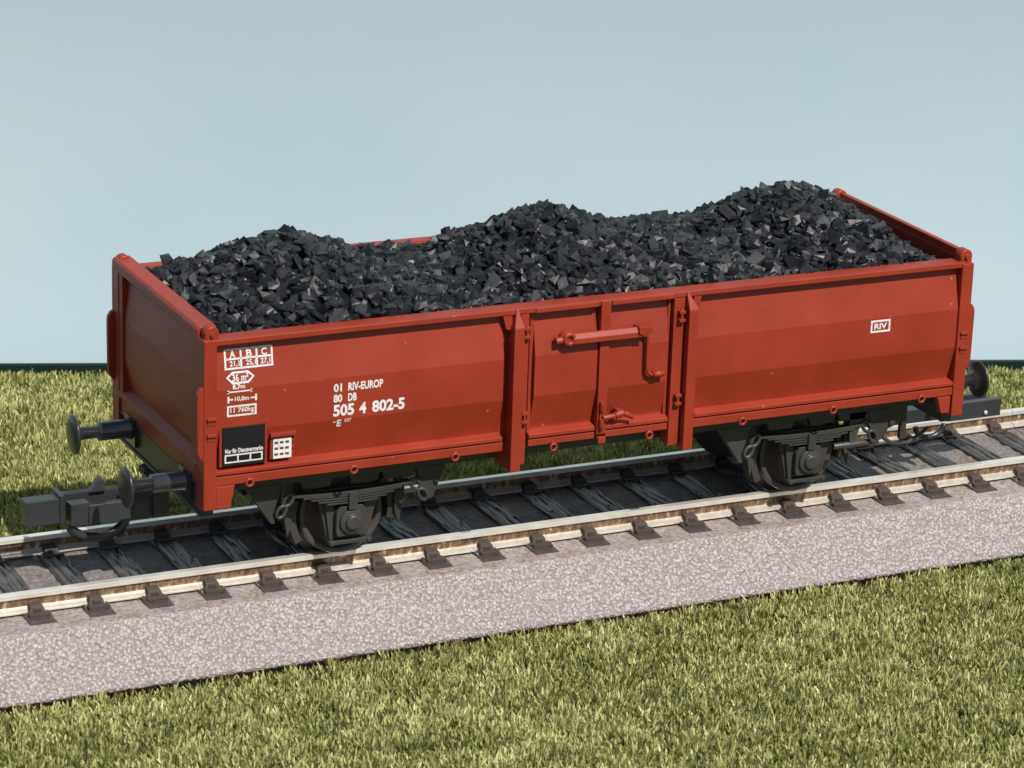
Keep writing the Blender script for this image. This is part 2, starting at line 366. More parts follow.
def track_section(x0, x1, label, first, dc):
    t = empty('track_section', ((x0+x1)/2, 0, -9.1)); tx = Vector(((x0+x1)/2, 0, -9.1))*S
    tag(t, label, 'railway track')
    # ballast bed: displaced slopes, flat top
    m = MB(); m.cur = 0
    def nz(x, y, a): return a*(rng.random()-.5)
    nx = int((x1-x0)/.42); nyS = 20; nT = 62
    ysl = [(-19.2,-10.75),(-19.2,-9.35),(-20.0,-9.3),(-20.0,-9.0)] + [(-20.0+4.7*j/nyS, -8.9+6.4*j/nyS) for j in range(nyS+1)]
    prof = ysl + [(-15.3+30.6*j/nT, -2.47) for j in range(1, nT)] + [(-a, b) for a, b in ysl[::-1]]
    prof = np.array(prof); X = np.linspace(x0+.04, x1-.04, nx)
    Xg, Pi = np.meshgrid(X, np.arange(len(prof)), indexing='ij'); Yg = prof[Pi, 0]; Zg = prof[Pi, 1]
    slope = (np.abs(Yg) > 15.5) & (np.abs(Yg) < 19.9)
    h = value_noise(Xg, Zg*1.3 + np.sign(Yg)*50, .62, 21) + .6*value_noise(Xg, Zg*1.3, .31, 22)
    Zg = Zg + np.where(slope, (h-.8)*.22, 0); Yg = Yg - np.where(slope, np.sign(Yg)*-(h-.8)*.18, 0)
    top = (np.abs(Yg) <= 15.0); h2 = value_noise(Xg, Yg, .75, 23) + .5*value_noise(Xg, Yg, .35, 24)
    Zg = Zg + np.where(top, (h2-.75)*np.where(np.abs(Yg) < 7, .26, .06), 0)
    V = np.stack([Xg, Yg, Zg], -1).reshape(-1, 3); idx = np.arange(V.shape[0]).reshape(nx, len(prof))
    F = np.stack([idx[:-1,:-1], idx[1:,:-1], idx[1:,1:], idx[:-1,1:]], -1).reshape(-1, 4)
    # shell thickness: lip turned inward
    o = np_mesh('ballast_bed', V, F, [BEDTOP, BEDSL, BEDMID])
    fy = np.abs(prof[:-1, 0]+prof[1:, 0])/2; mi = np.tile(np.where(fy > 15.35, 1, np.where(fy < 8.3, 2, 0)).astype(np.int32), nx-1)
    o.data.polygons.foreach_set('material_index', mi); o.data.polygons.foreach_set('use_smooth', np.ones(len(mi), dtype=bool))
    o.location = -tx; o.parent = t
    sm_ = o.modifiers.new('shell', 'SOLIDIFY'); sm_.thickness = 0.6*S; sm_.offset = -1
    for yc in (-8.8, 8.8):
        r = make_rail(yc, x0+.06, x1-.06, t); r.location = -tx
    k = 0; x = S0 + PS*math.ceil((x0-S0)/PS)
    while x < x1:
        s = bpy.data.objects.new('sleeper', sl_meshes[(k*3+dc) % 5]); col.objects.link(s); s.parent = t; s.location = Vector((x, 0, 0))*S - tx
        for src, yc in ((ch_out,-8.8),(ch_in,-8.8),(ch_out,8.8),(ch_in,8.8)):
            c = src.copy(); col.objects.link(c); c.parent = s; c.location = Vector((0, yc, 0))*S
        x += PS; k += 1
    return t
JX = 77.6
track_section(-110.8, JX, 'long straight track section on grey ballast bed carrying the red wagon', True, 0)
track_section(JX, JX+94.2, 'short straight track section joining on at the right beyond the wagon', False, 2)
bpy.data.objects.remove(ch_out); bpy.data.objects.remove(ch_in)

# ------------------------------------------------------------------ wagon
WAG = empty('freight_wagon', (0, 0, 0))
tag(WAG, 'red open freight wagon with white lettering standing on the track, filled with coal', 'freight wagon')
def part(m, name, material, parent=None, bevel=0.07, label=None):
    o = m.build(name, material, parent or WAG, bevel)
    if label: o['label'] = label
    return o
ZT = 31.1
PZ = [(30.3, 15.4), (24.85, 16.4), (19.7, 16.4), (15.3, 15.4)]
def ypan(z):
    for (za, ya), (zb, yb) in zip(PZ, PZ[1:]):
        if zb <= z <= za: return ya + (yb-ya)*(za-z)/(za-zb)
    return 15.35
def pressed(m, x0, x1, s):
    """pressed panel bulging out to the side s (-1 near, +1 far)"""
    P = [(s*15.0, 30.35)] + [(s*y, z) for z, y in PZ] + [(s*15.0, 15.2)]
    m.prism_x(P, x0, x1)
RINGX = [-46.63+13.19*i for i in range(8)]
for s in (-1, 1):
    Yb = lambda a: s*a
    def B(m, x0, x1, a0, a1, z0, z1): m.box(x0, x1, s*a0, s*a1, z0, z1)
    wall = MB()
    B(wall, -51.3, -10.55, 14.3, 15.28, 13.2, 30.9); B(wall, 8.95, 51.3, 14.3, 15.28, 13.2, 30.9)
    pressed(wall, -50.75, -14.0, s); pressed(wall, 12.2, 50.45, s)
    wall.prism_y([(-14.4,30.4),(-13.1,30.4),(-13.1,28.4),(-13.9,28.6)], s*15.0, s*16.45); wall.prism_y([(11.6,30.4),(12.7,30.4),(12.35,28.6),(11.6,28.4)], s*15.0, s*16.45)
    B(wall, -14.05, -10.5, 14.9, 15.4, 13.2, 30.4); B(wall, 8.9, 12.3, 14.9, 15.4, 13.2, 30.4)
    sw = part(wall, 'side_wall', RED)
    tr = MB(); B(tr, -51.0, 50.9, 14.2 if s < 0 else 15.1, 16.55, 30.35, ZT)
    part(tr, 'top_rail', RED, None, 0.12)
    # lower rail with sloping ledge and drip strip, broken by the door posts
    for a, b_, nm in ((-50.8, -14.0, 0), (12.4, 50.5, 0)):
        lr = MB(); lr.prism_x([(s*14.9,15.45),(s*15.5,15.3),(s*16.6,14.98),(s*16.6,14.5),(s*14.9,14.5)], a, b_)
        B(lr, a, b_, 14.9, 16.2, 14.3, 14.5); B(lr, a-.1, b_+.1, 14.6, 16.5, 13.2, 14.3)
        part(lr, 'lower_rail', RED)
    for i, rx in enumerate(RINGX):
        if -14 < rx < 12: zz = 13.05
        else: zz = 13.35
        r = MB(); r.ring((rx, s*16.65, zz-.1), 'y', .42, .17, 16, 8); B(r, rx-.3, rx+.3, 16.2, 16.6, zz+.1, zz+.5)
        part(r, 'lashing_ring', RED, None, 0)
    # door posts
    for px, dr in ((-12.62, 1), (11.1, -1)):
        p = MB(); a, b_ = px-.66, px+.66
        n0 = s*14.6; 
        # tall post, front face, wedge head running up to the rail
        p.box(a, b_, s*13.2, s*17.6, 10.75, 13.15); p.box(a, b_, s*14.6, s*17.6, 13.15, 28.9)
        tipx = px + (.05 if dr > 0 else -.55)
        vs = [(a,s*17.6,28.9),(b_,s*17.6,28.9),(b_,s*16.3,28.9),(a,s*16.3,28.9),(tipx-.12,s*16.66,31.05),(tipx+.12,s*16.66,31.05),(tipx+.12,s*16.3,31.05),(tipx-.12,s*16.3,31.05)]
        p.add(vs, [(0,1,5,4),(1,2,6,5),(2,3,7,6),(3,0,4,7),(4,5,6,7),(3,2,1,0)])
        part(p, 'door_post', RED, None, 0.05)
        q = MB(); c0, c1 = (px+.66, px+1.75) if dr > 0 else (px-2.25, px-.75)
        q.box(c0, c1, s*14.4, s*16.5, 11.2, 30.3); part(q, 'hinge_strip', RED, None, 0.05)
        hx = px+1.35 if dr > 0 else px-1.35
        for hz in (28.0, 17.2):
            h = MB(); h.cyl((hx, s*16.85, hz-.75), (hx, s*16.85, hz+.95), .22, 10)
            for dz in (-.45, .6): h.box(hx-.42, hx+.42, s*16.4, s*17.15, hz+dz-.2, hz+dz+.2)
            part(h, 'hinge', RED, None, 0.05)
    # double door
    d = MB(); x0, x1 = -10.4, 8.75
    B(d, x0, x1, 14.3, 15.45, 13.4, 30.25); pressed(d, -9.9, -1.4, s); pressed(d, .1, 8.3, s)
    for a, b_ in ((x0,-9.9), (8.3,x1)): B(d, a, b_, 15.1, 15.8, 14.3, 30.2)
    for a, b_ in ((x0, -1.4), (.1, x1)):
        d.prism_x([(s*14.9,15.4),(s*15.4,15.25),(s*16.5,14.85),(s*16.5,14.35),(s*14.9,14.35)], a, b_)
        B(d, a, b_, 14.7, 16.35, 13.3, 14.15)
    B(d, x0+.3, -1.75, 15.3, 16.72, 30.35, 30.95); B(d, .2, x1-.1, 15.3, 16.72, 30.35, 30.95)
    dr_ = part(d, 'side_door', RED)
    pl = MB(); B(pl, -1.3, -.0, 15.2, 16.75, 13.9, 30.98); pl.box(-1.15, -.1, s*16.2, s*17.0, 12.75, 13.55)
    part(pl, 'door_pillar', RED, dr_)
    hb = MB(); Y1 = 17.15; oz = -.38; ox = .35
    def hz_(p): return (p[0]+ox, p[1], p[2]+oz)
    hb.prism_x([(s*(Y1-.42),26.55+oz),(s*(Y1+.42),26.55+oz),(s*(Y1+.42),27.2+oz),(s*(Y1-.05),27.75+oz),(s*(Y1-.42),27.75+oz)], -5.3, 4.1)
    hb.lathe(hz_((-6.2, s*16.2, 27.15)), (0, s, 0), [(0,.95),(.7,.95),(.85,.8),(.95,.75)], 20); hb.ring(hz_((-6.1, s*17.2, 27.15)), 'y', .62, .30, 18, 8)
    hb.cyl(hz_((-7.8, s*16.8, 26.95)), hz_((-6.5, s*16.8, 27.05)), .5, 10)
    hb.box(3.5, 4.5, s*16.2, s*17.7, 26.6+oz, 27.9+oz); hb.cyl(hz_((3.7, s*16.3, 27.4)), hz_((3.7, s*17.85, 27.4)), .6, 12); hb.box(4.5, 5.6, s*16.3, s*17.3, 26.8+oz, 27.65+oz)
    part(hb, 'locking_bar', RED, dr_, 0.05)
    cr = MB(); pts = [(4.05,26.8),(4.55,26.6),(4.72,26.1),(4.75,25),(4.78,23.5),(4.8,22.3),(4.95,21.7),(5.4,21.35),(6.0,21.3)]
    cr.tube([(x+ox, s*17.0, z+oz) for x, z in pts], .23, 10); cr.cyl((6.0, s*17.0, 21.3+oz), (7.5, s*17.0, 21.4+oz), .4, 10)
    part(cr, 'crank_handle', RED, dr_, 0)
    la = MB(); q_ = -.35; la.box(-1.05, -.5, s*16.5, s*17.0, 14.6, 18.5+q_); la.cyl((-.8, s*17.0, 14.7), (-.8, s*17.0, 16.0), .34, 10); la.cyl((-.8,s*17.0,16.9),(-.8,s*17.0,18.2),.3,10)
    la.cyl((-.7, s*17.1, 16.45+q_), (1.0, s*17.1, 16.6+q_), .34, 10); la.cyl((1.0, s*17.1, 16.6+q_), (2.1, s*17.1, 16.9+q_), .46, 10); la.cyl((2.1, s*17.1, 16.85+q_), (3.5, s*17.1, 16.1+q_), .40, 10, .3)
    la.box(1.2, 1.8, s*16.0, s*17.2, 16.2+q_, 17.3+q_)
    part(la, 'latch', RED, dr_, 0.05)
    # corner posts with foot gussets, tarp hooks, hand grips
    for e in (-1, 1):
        c = MB(); xa, xb = (-52.35, -50.75) if e < 0 else (50.45, 52.15)
        B(c, xa, xb, 14.2, 16.7, 10.35, 31.15 if e < 0 else 30.9)
        part(c, 'corner_post', RED, None, 0.1)
        f_ = MB()
        if e < 0: f_.prism_y([(-50.75,10.38),(-49.0,10.38),(-48.45,13.15),(-50.75,13.15)], s*14.8, s*16.62)
        else: f_.prism_y([(48.9,10.9),(50.15,10.9),(50.2,13.1),(48.2,13.1)], s*15.6, s*16.62); f_.prism_y([(50.0,10.6),(50.5,10.6),(50.5,13.1),(50.0,13.1)], s*14.8, s*16.2)
        pass
        part(f_, 'gusset', RED)
        for hz in (21.6, 19.6):
            k_ = MB(); xc = (xa+xb)/2
            k_.box(xc-.45, xc+.75, s*16.6, s*17.0, hz-.15, hz+.2); k_.box(xc-.4, xc+.6, s*16.6, s*16.78, hz-.75, hz-.15)
            part(k_, 'tarp_hook', RED, None, 0.04)
        h = MB(); xo = xa-.55 if e < 0 else xb+.5; xi = xa+.2 if e < 0 else xb-.2; ya = s*16.2
        h.prism_y([(xi,25.6),(xo-.15*e,25.3),(xo+.2*e,24.7),(xo+.25*e,24.0),(xo+.2*e,17.6),(xo-.05*e,16.9),(xi,16.2)], ya-s*.4, ya+s*.4)
        part(h, 'hand_grip', RED, None, 0.12)
# end walls
for e in (-1, 1):
    m = MB(); Xf = lambda a: e*a
    m.box(e*(50.2 if e < 0 else 50.9), e*51.35, -14.3, 14.3, 13.2, 31.4)
    P = [(e*51.2, 30.4), (e*51.55, 30.0), (e*52.0, 25.0), (e*52.0, 19.9), (e*51.35, 16.2), (e*51.2, 16.0)]
    m.prism_y(P, -12.2, 12.9)
    m.box(e*51.2, e*52.25, -14.3, -12.2, 15.2, 31.3); m.box(e*51.2, e*52.25, 12.9, 14.3, 15.2, 31.3)
    m.prism_y([(e*51.2,16.4),(e*51.5,16.2),(e*52.45,15.5),(e*52.45,14.9),(e*51.2,14.9)], -14.3, 14.3)
    m.box(e*51.2, e*52.1, -14.25, 14.25, 13.0, 14.7)
    part(m, 'end_wall', RED)
    m = MB(); xo = 52.45 if e < 0 else 52.0
    xi_ = 50.15 if e < 0 else 51.0; m.prism_y([(e*xi_,30.9),(e*xo,30.9),(e*xo,31.95),(e*(xo-.3),32.3),(e*xi_,32.3)], -14.7, 16.3)
    part(m, 'end_rail', RED, None, 0.1)
    for yy in (-15.5, 15.7):
        sy = -1 if yy < 0 else 1
        k = MB(); k.lathe((e*51.2, yy-.75, 31.75), (0,1,0), [(0,.78),(.12,.9),(1.38,.9),(1.5,.78)], 22)
        k.box(e*50.35, e*52.05, yy-.66, yy+.66, 30.9, 31.7); k.cyl((e*51.2, yy-1.05, 31.75), (e*51.2, yy+.9, 31.75), .3, 10)
        part(k, 'corner_hinge', RED, None, 0)
fl = MB(); fl.box(-50.3, 50.3, -14.4, 14.4, 13.0, 13.8); part(fl, 'floor_panel', RED)

# ---- lettering
def text_mesh(txt, bold=0.012):
    cu = bpy.data.curves.new('t', 'FONT'); cu.body = txt; cu.size = 1; cu.offset = bold; cu.resolution_u = 3; cu.fill_mode = 'FRONT'
    o = bpy.data.objects.new('t', cu); col.objects.link(o); bpy.context.view_layer.update()
    me = bpy.data.meshes.new_from_object(o.evaluated_get(bpy.context.evaluated_depsgraph_get()))
    V = [tuple(v.co) for v in me.vertices]; F = [tuple(p.vertices) for p in me.polygons]
    bpy.data.objects.remove(o); bpy.data.curves.remove(cu); bpy.data.meshes.remove(me); return V, F
SX, SZ = .28, .28
def put(m, txt, x0, x1, z0, z1, y=None, bold=0.022):
    V, F = text_mesh(txt, bold); xs = [v[0] for v in V]; ys = [v[1] for v in V]; a, b_ = min(xs), max(xs); c, d_ = min(ys), max(ys)
    out = []
    if y is None: x0 += SX; x1 += SX; z0 -= SZ; z1 -= SZ
    for v in V:
        x = x0+(v[0]-a)/(b_-a)*(x1-x0); z = z0+(v[1]-c)/(d_-c)*(z1-z0); out.append((x, -(ypan(z)+.06) if y is None else y, z))
    m.add(out, F)
def quad(m, x0, x1, z0, z1, y=None, eps=.06):
    if y is None: x0 += SX; x1 += SX; z0 -= SZ; z1 -= SZ
    zs = [z0] + [zc for zc in (19.7, 24.85) if z0 < zc < z1] + [z1]
    for a, b_ in zip(zs, zs[1:]):
        ya = -(ypan(a)+eps) if y is None else y; yb = -(ypan(b_)+eps) if y is None else y
        m.add([(x0,ya,a),(x1,ya,a),(x1,yb,b_),(x0,yb,b_)], [(0,1,2,3)])
def frame(m, x0, x1, z0, z1, t, y=None):
    quad(m, x0, x1, z1-t, z1, y); quad(m, x0, x1, z0, z0+t, y); quad(m, x0, x0+t, z0+t, z1-t, y); quad(m, x1-t, x1, z0+t, z1-t, y)
near_wall = [o for o in WAG.children if o.name.startswith('side_wall')][0]
def letters(m, label=None):
    o = m.build('lettering', WHITE, near_wall)
    if label: o['label'] = label
m = MB(); T = .22
frame(m, -49.85, -43.85, 27.45, 29.85, T); quad(m, -49.7, -44.0, 28.55, 28.55+T)
for xx in (-47.9, -45.95): quad(m, xx, xx+T, 27.6, 29.7)
for ch, xx in (('A', -48.85), ('B', -46.8), ('C', -44.95)): put(m, ch, xx-.32, xx+.38, 28.8, 29.6)
for ch, xx in (('21,1', -49.2), ('25,1', -47.2), ('27,1', -45.4)): put(m, ch, xx, xx+1.2, 27.7, 28.45)
letters(m, 'white load limit table lettering')
m = MB()
hexo = [(-49.75,26.55),(-49.0,27.2),(-47.0,27.2),(-46.25,26.5),(-47.0,25.75),(-49.0,25.75)]; cx, cz = -48.0, 26.48
hi = [(cx+(x-cx)*.86, cz+(z-cz)*.68) for x, z in hexo]
vs = [(x+SX, -(ypan(z-SZ)+.06), z-SZ) for x, z in hexo+hi]; m.add(vs, [(i, i+6, (i+1)%6+6, (i+1)%6) for i in range(6)])
put(m, '36 m²', -49.0, -47.0, 26.05, 26.95)
put(m, '8,7m', -49.0, -47.5, 25.08, 25.72); quad(m, -49.65, -46.6, 24.78, 24.95); quad(m, -49.65, -49.45, 24.65, 25.1); quad(m, -46.8, -46.6, 24.65, 25.1)
quad(m, -49.65, -49.42, 23.55, 24.35); quad(m, -49.42, -48.95, 23.85, 24.03); quad(m, -46.25, -46.02, 23.55, 24.35); quad(m, -46.8, -46.25, 23.85, 24.03)
put(m, '10,0m', -48.75, -47.0, 23.62, 24.25)
frame(m, -49.7, -46.05, 21.85, 23.2, T); put(m, '11 760kg', -49.3, -46.35, 22.15, 22.92)
letters(m, 'white capacity and length lettering')
m = MB()
put(m, '01', -36.4, -35.35, 23.42, 24.45, None, .035); put(m, 'RIV-EUROP', -34.55, -30.1, 23.42, 24.45, None, .035)
letters(m, 'white class lettering above the wagon number'); m = MB()
put(m, '80', -36.4, -35.3, 22.12, 23.12, None, .035); put(m, 'DB', -34.55, -33.45, 22.12, 23.12, None, .035)
letters(m, 'white owner code lettering'); m = MB()
put(m, '505', -36.4, -33.75, 20.38, 21.85, None, .035); put(m, '4', -33.1, -32.2, 20.38, 21.85, None, .035); put(m, '802-5', -31.45, -27.25, 20.38, 21.85, None, .035)
letters(m, 'large white wagon number'); m = MB()
put(m, '-', -36.4, -36.1, 19.62, 19.78); put(m, 'E', -35.9, -35.35, 19.05, 19.95, None, .035); put(m, '037', -34.95, -34.1, 19.55, 20.0)
letters(m, 'small white type letter under the wagon number')
m = MB(); frame(m, 37.1, 40.0, 23.2, 24.85, .26); put(m, 'RIV', 37.62, 39.5, 23.62, 24.42, None, .03)
letters(m, 'white framed lettering near the right end')
# black data board standing proud of the lower panel
bp = MB(); bp.box(-50.0, -44.75, -16.62, -15.2, 15.55, 20.3); board = bp.build('data_board', PLATE, WAG, 0.04)
bf = MB(); bf.box(-50.35, -44.45, -16.5, -15.25, 15.5, 15.75); bf.box(-44.7, -44.45, -16.5, -15.3, 15.75, 20.45); bf.box(-50.35,-50.05,-16.5,-15.3,15.75,20.1); bf.build('board_frame', RED, board)
m = MB(); Yp = -16.66
frame(m, -49.75, -45.05, 15.95, 17.0, .17, Yp); quad(m, -48.2, -48.03, 16.1, 16.85, Yp); quad(m, -46.65, -46.48, 16.1, 16.85, Yp)
put(m, 'Nur für Dienstvermerke', -49.7, -45.0, 17.15, 17.72, Yp, .03)
m.build('lettering', WHITE, board)
ch = MB(); ch.box(-44.05, -40.8, -16.75, -15.3, 18.5, 18.95); ch.box(-44.0, -43.72, -16.35, -15.3, 15.7, 18.5)
for z_ in (16.2, 17.0, 17.8): ch.box(-41.4, -40.9, -16.25, -15.3, z_-.12, z_+.12)
hold = ch.build('label_holder', RED, WAG, 0.05)
ch = MB(); ch.box(-43.65, -41.35, -16.45, -15.4, 15.75, 18.15); lbl = ch.build('paper_label', WHITE, hold)
m = MB()
for r_ in range(3):
    for c_ in range(3):
        x_ = -43.5+c_*.68; z_ = 16.15+r_*.72; m.add([(x_,-16.49,z_),(x_+.46,-16.49,z_),(x_+.46,-16.49,z_+.28),(x_,-16.49,z_+.28)], [(0,1,2,3)])
m.build('printed_marks', mat('brown_print', (0.12, 0.04, 0.03), .6)[0], hold)

# ---- underframe
uf = MB()
for s in (-1, 1):
    uf.box(-50.3, 50.3, s*12.0, s*13.6, 11.7, 13.1); uf.box(-49.8, 49.8, s*12.5, s*13.2, 11.15, 11.75)
    uf.box(-50, 50, s*5, s*6, 10.6, 13.05)
for x_ in (-32.2, 31.6): uf.box(x_-11, x_+11, -9.5, 9.5, 11.9, 13.04); uf.box(x_-10, x_+10, -12.05, 12.05, 10.6, 11.95); uf.box(x_-8.5, x_+9.5, -6.3, 6.3, 7.6, 10.7)
for x_ in (-10, 10): uf.box(x_-.6, x_+.6, -12.1, 12.1, 11.2, 13.06)
part(uf, 'underframe', FRAME)
for e in (-1, 1):
    hs = MB(); hs.box(e*50.35, e*51.9, -14.6, 14.6, 8.9, 12.95); hs.box(e*51.9, e*52.15, -14.6, 14.6, 12.6, 12.98); hs.box(e*51.9, e*52.1, -14.6, 14.6, 8.88, 9.3)
    part(hs, 'headstock', FRAME, None, 0.08)
WX = 31.86
for wc in (-WX-.3, WX-.3):
    ws = MB(); ws.cyl((wc, -11.3, 5.45), (wc, 11.3, 5.45), .75, 16); wset = part(ws, 'wheelset', WHEEL, None, 0)
    for s in (-1, 1):
        w_ = MB(); ya = s*7.15
        w_.lathe((wc, ya, 5.45), (0, s, 0), [(0,4.3),(.02,6.1),(.12,6.3),(.5,6.25),(.72,5.62),(.9,5.5),(2.75,5.38),(2.8,5.25),(2.8,4.75),(2.35,4.6),(2.0,3.9),(2.0,2.0),(2.5,1.7),(2.9,1.3)], 56)
        part(w_, 'wheel', WHEEL, wset, 0)
    for s in (-1, 1):
        def A(x): return wc + x
        ag = MB(); y0, y1 = s*12.0, s*12.7
        ag.prism_y([(A(-13.7),11.2),(A(-8.9),11.2),(A(-9.1),10.7),(A(-10.2),7.4),(A(-9.9),6.3),(A(-10.4),6.3)], s*12.2, s*13.3)
        ag.prism_y([(A(8.3),11.2),(A(12.2),11.2),(A(10.6),7.0),(A(9.7),6.9),(A(9.4),7.7)], s*12.2, s*13.3)
        for a, b_ in ((-6.6, -2.6), (-.4, 3.6), (3.9, 8.3)): ag.prism_y([(A(a),11.2),(A(b_),11.2),(A(b_-.3),10.15),(A(a+.3),10.15)], s*12.3, s*13.2)
        # W-iron plate
        ag.prism_y([(A(-4.6),9.3),(A(4.3),9.3),(A(3.9),8.0),(A(2.55),2.5),(A(-2.6),2.5),(A(-3.9),8.0)], s*11.4, s*12.0)
        ag.box(A(-2.7), A(2.8), s*11.3, s*12.9, 2.35, 2.85); ag.cyl((A(-2.4),s*12.9,2.6),(A(-2.4),s*13.1,2.6),.3,10); ag.cyl((A(2.4),s*12.9,2.6),(A(2.4),s*13.1,2.6),.3,10)
        ag.prism_y([(A(-2.5),2.9),(A(-1.9),2.9),(A(-1.9),7.6),(A(-3.2),7.6)], s*12.0, s*12.4); ag.prism_y([(A(2.4),2.9),(A(1.9),2.9),(A(1.9),7.6),(A(3.1),7.6)], s*12.0, s*12.4)
        guard = part(ag, 'axle_guard', FRAME, None, 0.07)
        spg = MB()
        lv = [(7.7,-.1),(6.4,.30),(5.4,.62),(4.4,.94),(3.3,1.26)]
        for hw, dz in lv:
            n = 12; top = []; 
            for i in range(n+1):
                x_ = -hw+2*hw*i/n; top.append((x_, 9.55-dz - 0.35*(1-(x_/7.6)**2)))
            P = [(A(x_), z_) for x_, z_ in top] + [(A(x_), z_-(.36 if hw > 7 else .2)) for x_, z_ in top[::-1]]
            spg.prism_y(P, s*12.35, s*(13.5-.05*dz))
        spg.box(A(-.55), A(.55), s*12.3, s*13.75, 7.0, 9.2)
        spo = part(spg, 'leaf_spring', FRAME, guard, 0.03)
        for q in (-1, 1):
            li = MB(); c1 = (A(q*8.1), s*13.0, 9.35); 
            for k in range(2):
                cx_, cz_ = A(q*(8.25+k*.95)), 9.1-k*1.35; pts = []
                for j in range(13):
                    a_ = 2*math.pi*j/12; u_, v_ = .82*math.cos(a_), .52*math.sin(a_); t_ = math.radians(-56 if q > 0 else -124)
                    pts.append((cx_+u_*math.cos(t_)-v_*math.sin(t_), s*(13.3+.12*k), cz_+u_*math.sin(t_)+v_*math.cos(t_)))
                li.tube(pts, .24, 8)
            part(li, 'spring_shackle', FRAME, guard, 0)
        ab = MB(); ab.prism_y([(A(-1.75),3.5),(A(1.75),3.5),(A(1.95),4.0),(A(1.95),6.6),(A(1.45),7.3),(A(-1.45),7.3),(A(-1.95),6.6),(A(-1.95),4.0)], s*12.0, s*13.2)
        ab.lathe((wc, s*13.2, 5.35), (0,s,0), [(0,1.62),(.35,1.55),(.4,1.3),(.42,.95),(.75,.9),(.85,.7)], 28); ab.box(A(-.35), A(.35), s*12.4, s*13.6, 6.9, 7.5)
        part(ab, 'axle_box', FRAME, guard, 0.07)
    # brake shoes and hangers
    for s in (-1, 1):
        for q in (-1, 1):
            br = MB(); P = []
            for i in range(9):
                a_ = math.radians(-30+50*i/8+(16 if q > 0 else 0)); P.append((wc+q*6.0*math.cos(a_), 5.45+6.0*math.sin(a_)))
            for i in range(8, -1, -1):
                a_ = math.radians(-30+50*i/8+(16 if q > 0 else 0)); P.append((wc+q*6.9*math.cos(a_), 5.45+6.9*math.sin(a_)))
            br.prism_y(P, s*7.6, s*10.2)
            br.prism_y([(wc+q*6.6,11.2),(wc+q*7.6,11.2),(wc+q*8.0,7.5),(wc+q*7.3,3.2),(wc+q*6.7,5.0)], s*10.2, s*10.7)
            part(br, 'brake_shoe', FRAME, None, 0.05)
st_ = MB(); st_.cyl((-52.0, 6.5, 7.6), (-47.5, 7.5, 8.6), .75, 14); part(st_, 'brake_pipe', BLACK, None, 0)
# brake lever, step plates and rod near the right end
bl = MB(); bl.prism_y([(37.2,11.2),(45.9,11.2),(45.9,9.9),(44.5,8.8),(43.2,8.4),(42.9,7.6),(41.4,7.2),(41.0,8.6),(39.0,9.2),(38.2,7.0),(37.5,6.6)], -13.2, -12.5)
bl.cyl((35.2,-12.9,6.75),(41.9,-12.9,6.75),.42,12); bl.cyl((43.6,-13.5,9.2),(43.6,-13.1,9.2),.4,12)
bl.box(45.2, 46.1, -13.0, -12.4, 6.6, 11.3); bl.tube([(42.6,-12.6,7.2),(44.5,-12.3,5.9),(47.0,-12.2,5.7),(49.0,-11.8,6.4),(50.4,-11.6,7.2)], .28, 8)
part(bl, 'brake_lever', FRAME, None, 0.05)

# ---- buffers
for e in (-1, 1):
    for s in (-1, 1):
        yc = s*10.0; zc = 12.0 if e < 0 else 12.45; f_ = 1 if e > 0 else -1
        b_ = MB(); b_.box(e*51.9, e*52.35, yc-1.9, yc+1.9, zc-2.0, zc+1.5)
        b_.lathe((e*52.3, yc, zc), (e,0,0), [(0,1.45),(.3,1.3),(.5,1.2),(4.1,1.15),(4.2,1.0),(4.2,.78),(6.9,.78)], 28)
        bo = part(b_, 'buffer', GLOSS, None, 0)
        h = MB(); x_ = 58.5 if e < 0 else 57.7
        h.lathe((e*x_, yc, zc), (e,0,0), [(0,.8),(.35,.95),(.7,1.5),(.85,2.3),(.95,2.48),(1.15,2.5),(1.3,2.3),(1.45,1.4),(1.5,.3)], 40)
        part(h, 'buffer_head', BLACK, bo, 0)
# ---- couplers
c = MB()
c.box(-57.0, -51.6, -1.6, 1.6, 4.5, 7.1); c.box(-53.5, -51.5, -2.2, 2.2, 4.6, 9.0)
c.prism_x([(-3.0,4.9),(-1.3,4.9),(-1.3,7.3),(-2.8,7.5)], -61.8, -56.6); c.prism_x([(-2.7,5.0),(-.6,5.0),(-.6,7.6),(-2.7,7.8)], -64.0, -61.6)
c.box(-64.6, -56.0, .9, 1.9, 6.0, 7.9); c.box(-64.9, -64.3, -1.3, 2.0, 4.9, 8.5); c.box(-69.1, -64.8, -1.1, 1.0, 4.95, 8.1)
c.prism_y([(-60.6,7.8),(-59.6,9.3),(-58.9,9.4),(-58.6,7.8)], .4, 1.6)
cp = part(c, 'coupler', BLACK, None, 0.1)
c = MB(); c.tube([(-60.3+3.5*math.cos(math.radians(a)), -1.6, 5.0+2.1*math.sin(math.radians(a))) for a in range(185, 360, 10)], .62, 10)
part(c, 'coupler_loop', BLACK, cp, 0)
c = MB()
c.box(51.6, 60.5, -1.5, 1.5, 4.0, 5.9); c.box(60.0, 68.1, -2.4, -1.3, 3.9, 6.3); c.box(61, 68.0, 1.0, 1.8, 3.5, 6.1); c.box(60.2, 61.4, -1.3, 1.2, 3.5, 6.1)
cp = part(c, 'coupler', BLACK, None, 0.1)
c = MB(); c.lathe((65.6,-2.4,4.6), (0,-1,0), [(0,.3),(.2,.3),(.3,.15)], 12); part(c, 'rivet', RAIL, cp, 0)
c = MB(); c.tube([(57.6+2.3*math.cos(math.radians(a)), -1.2, 3.4+1.8*math.sin(math.radians(a))) for a in range(185, 360, 10)], .4, 10)
part(c, 'coupler_loop', BLACK, cp, 0)

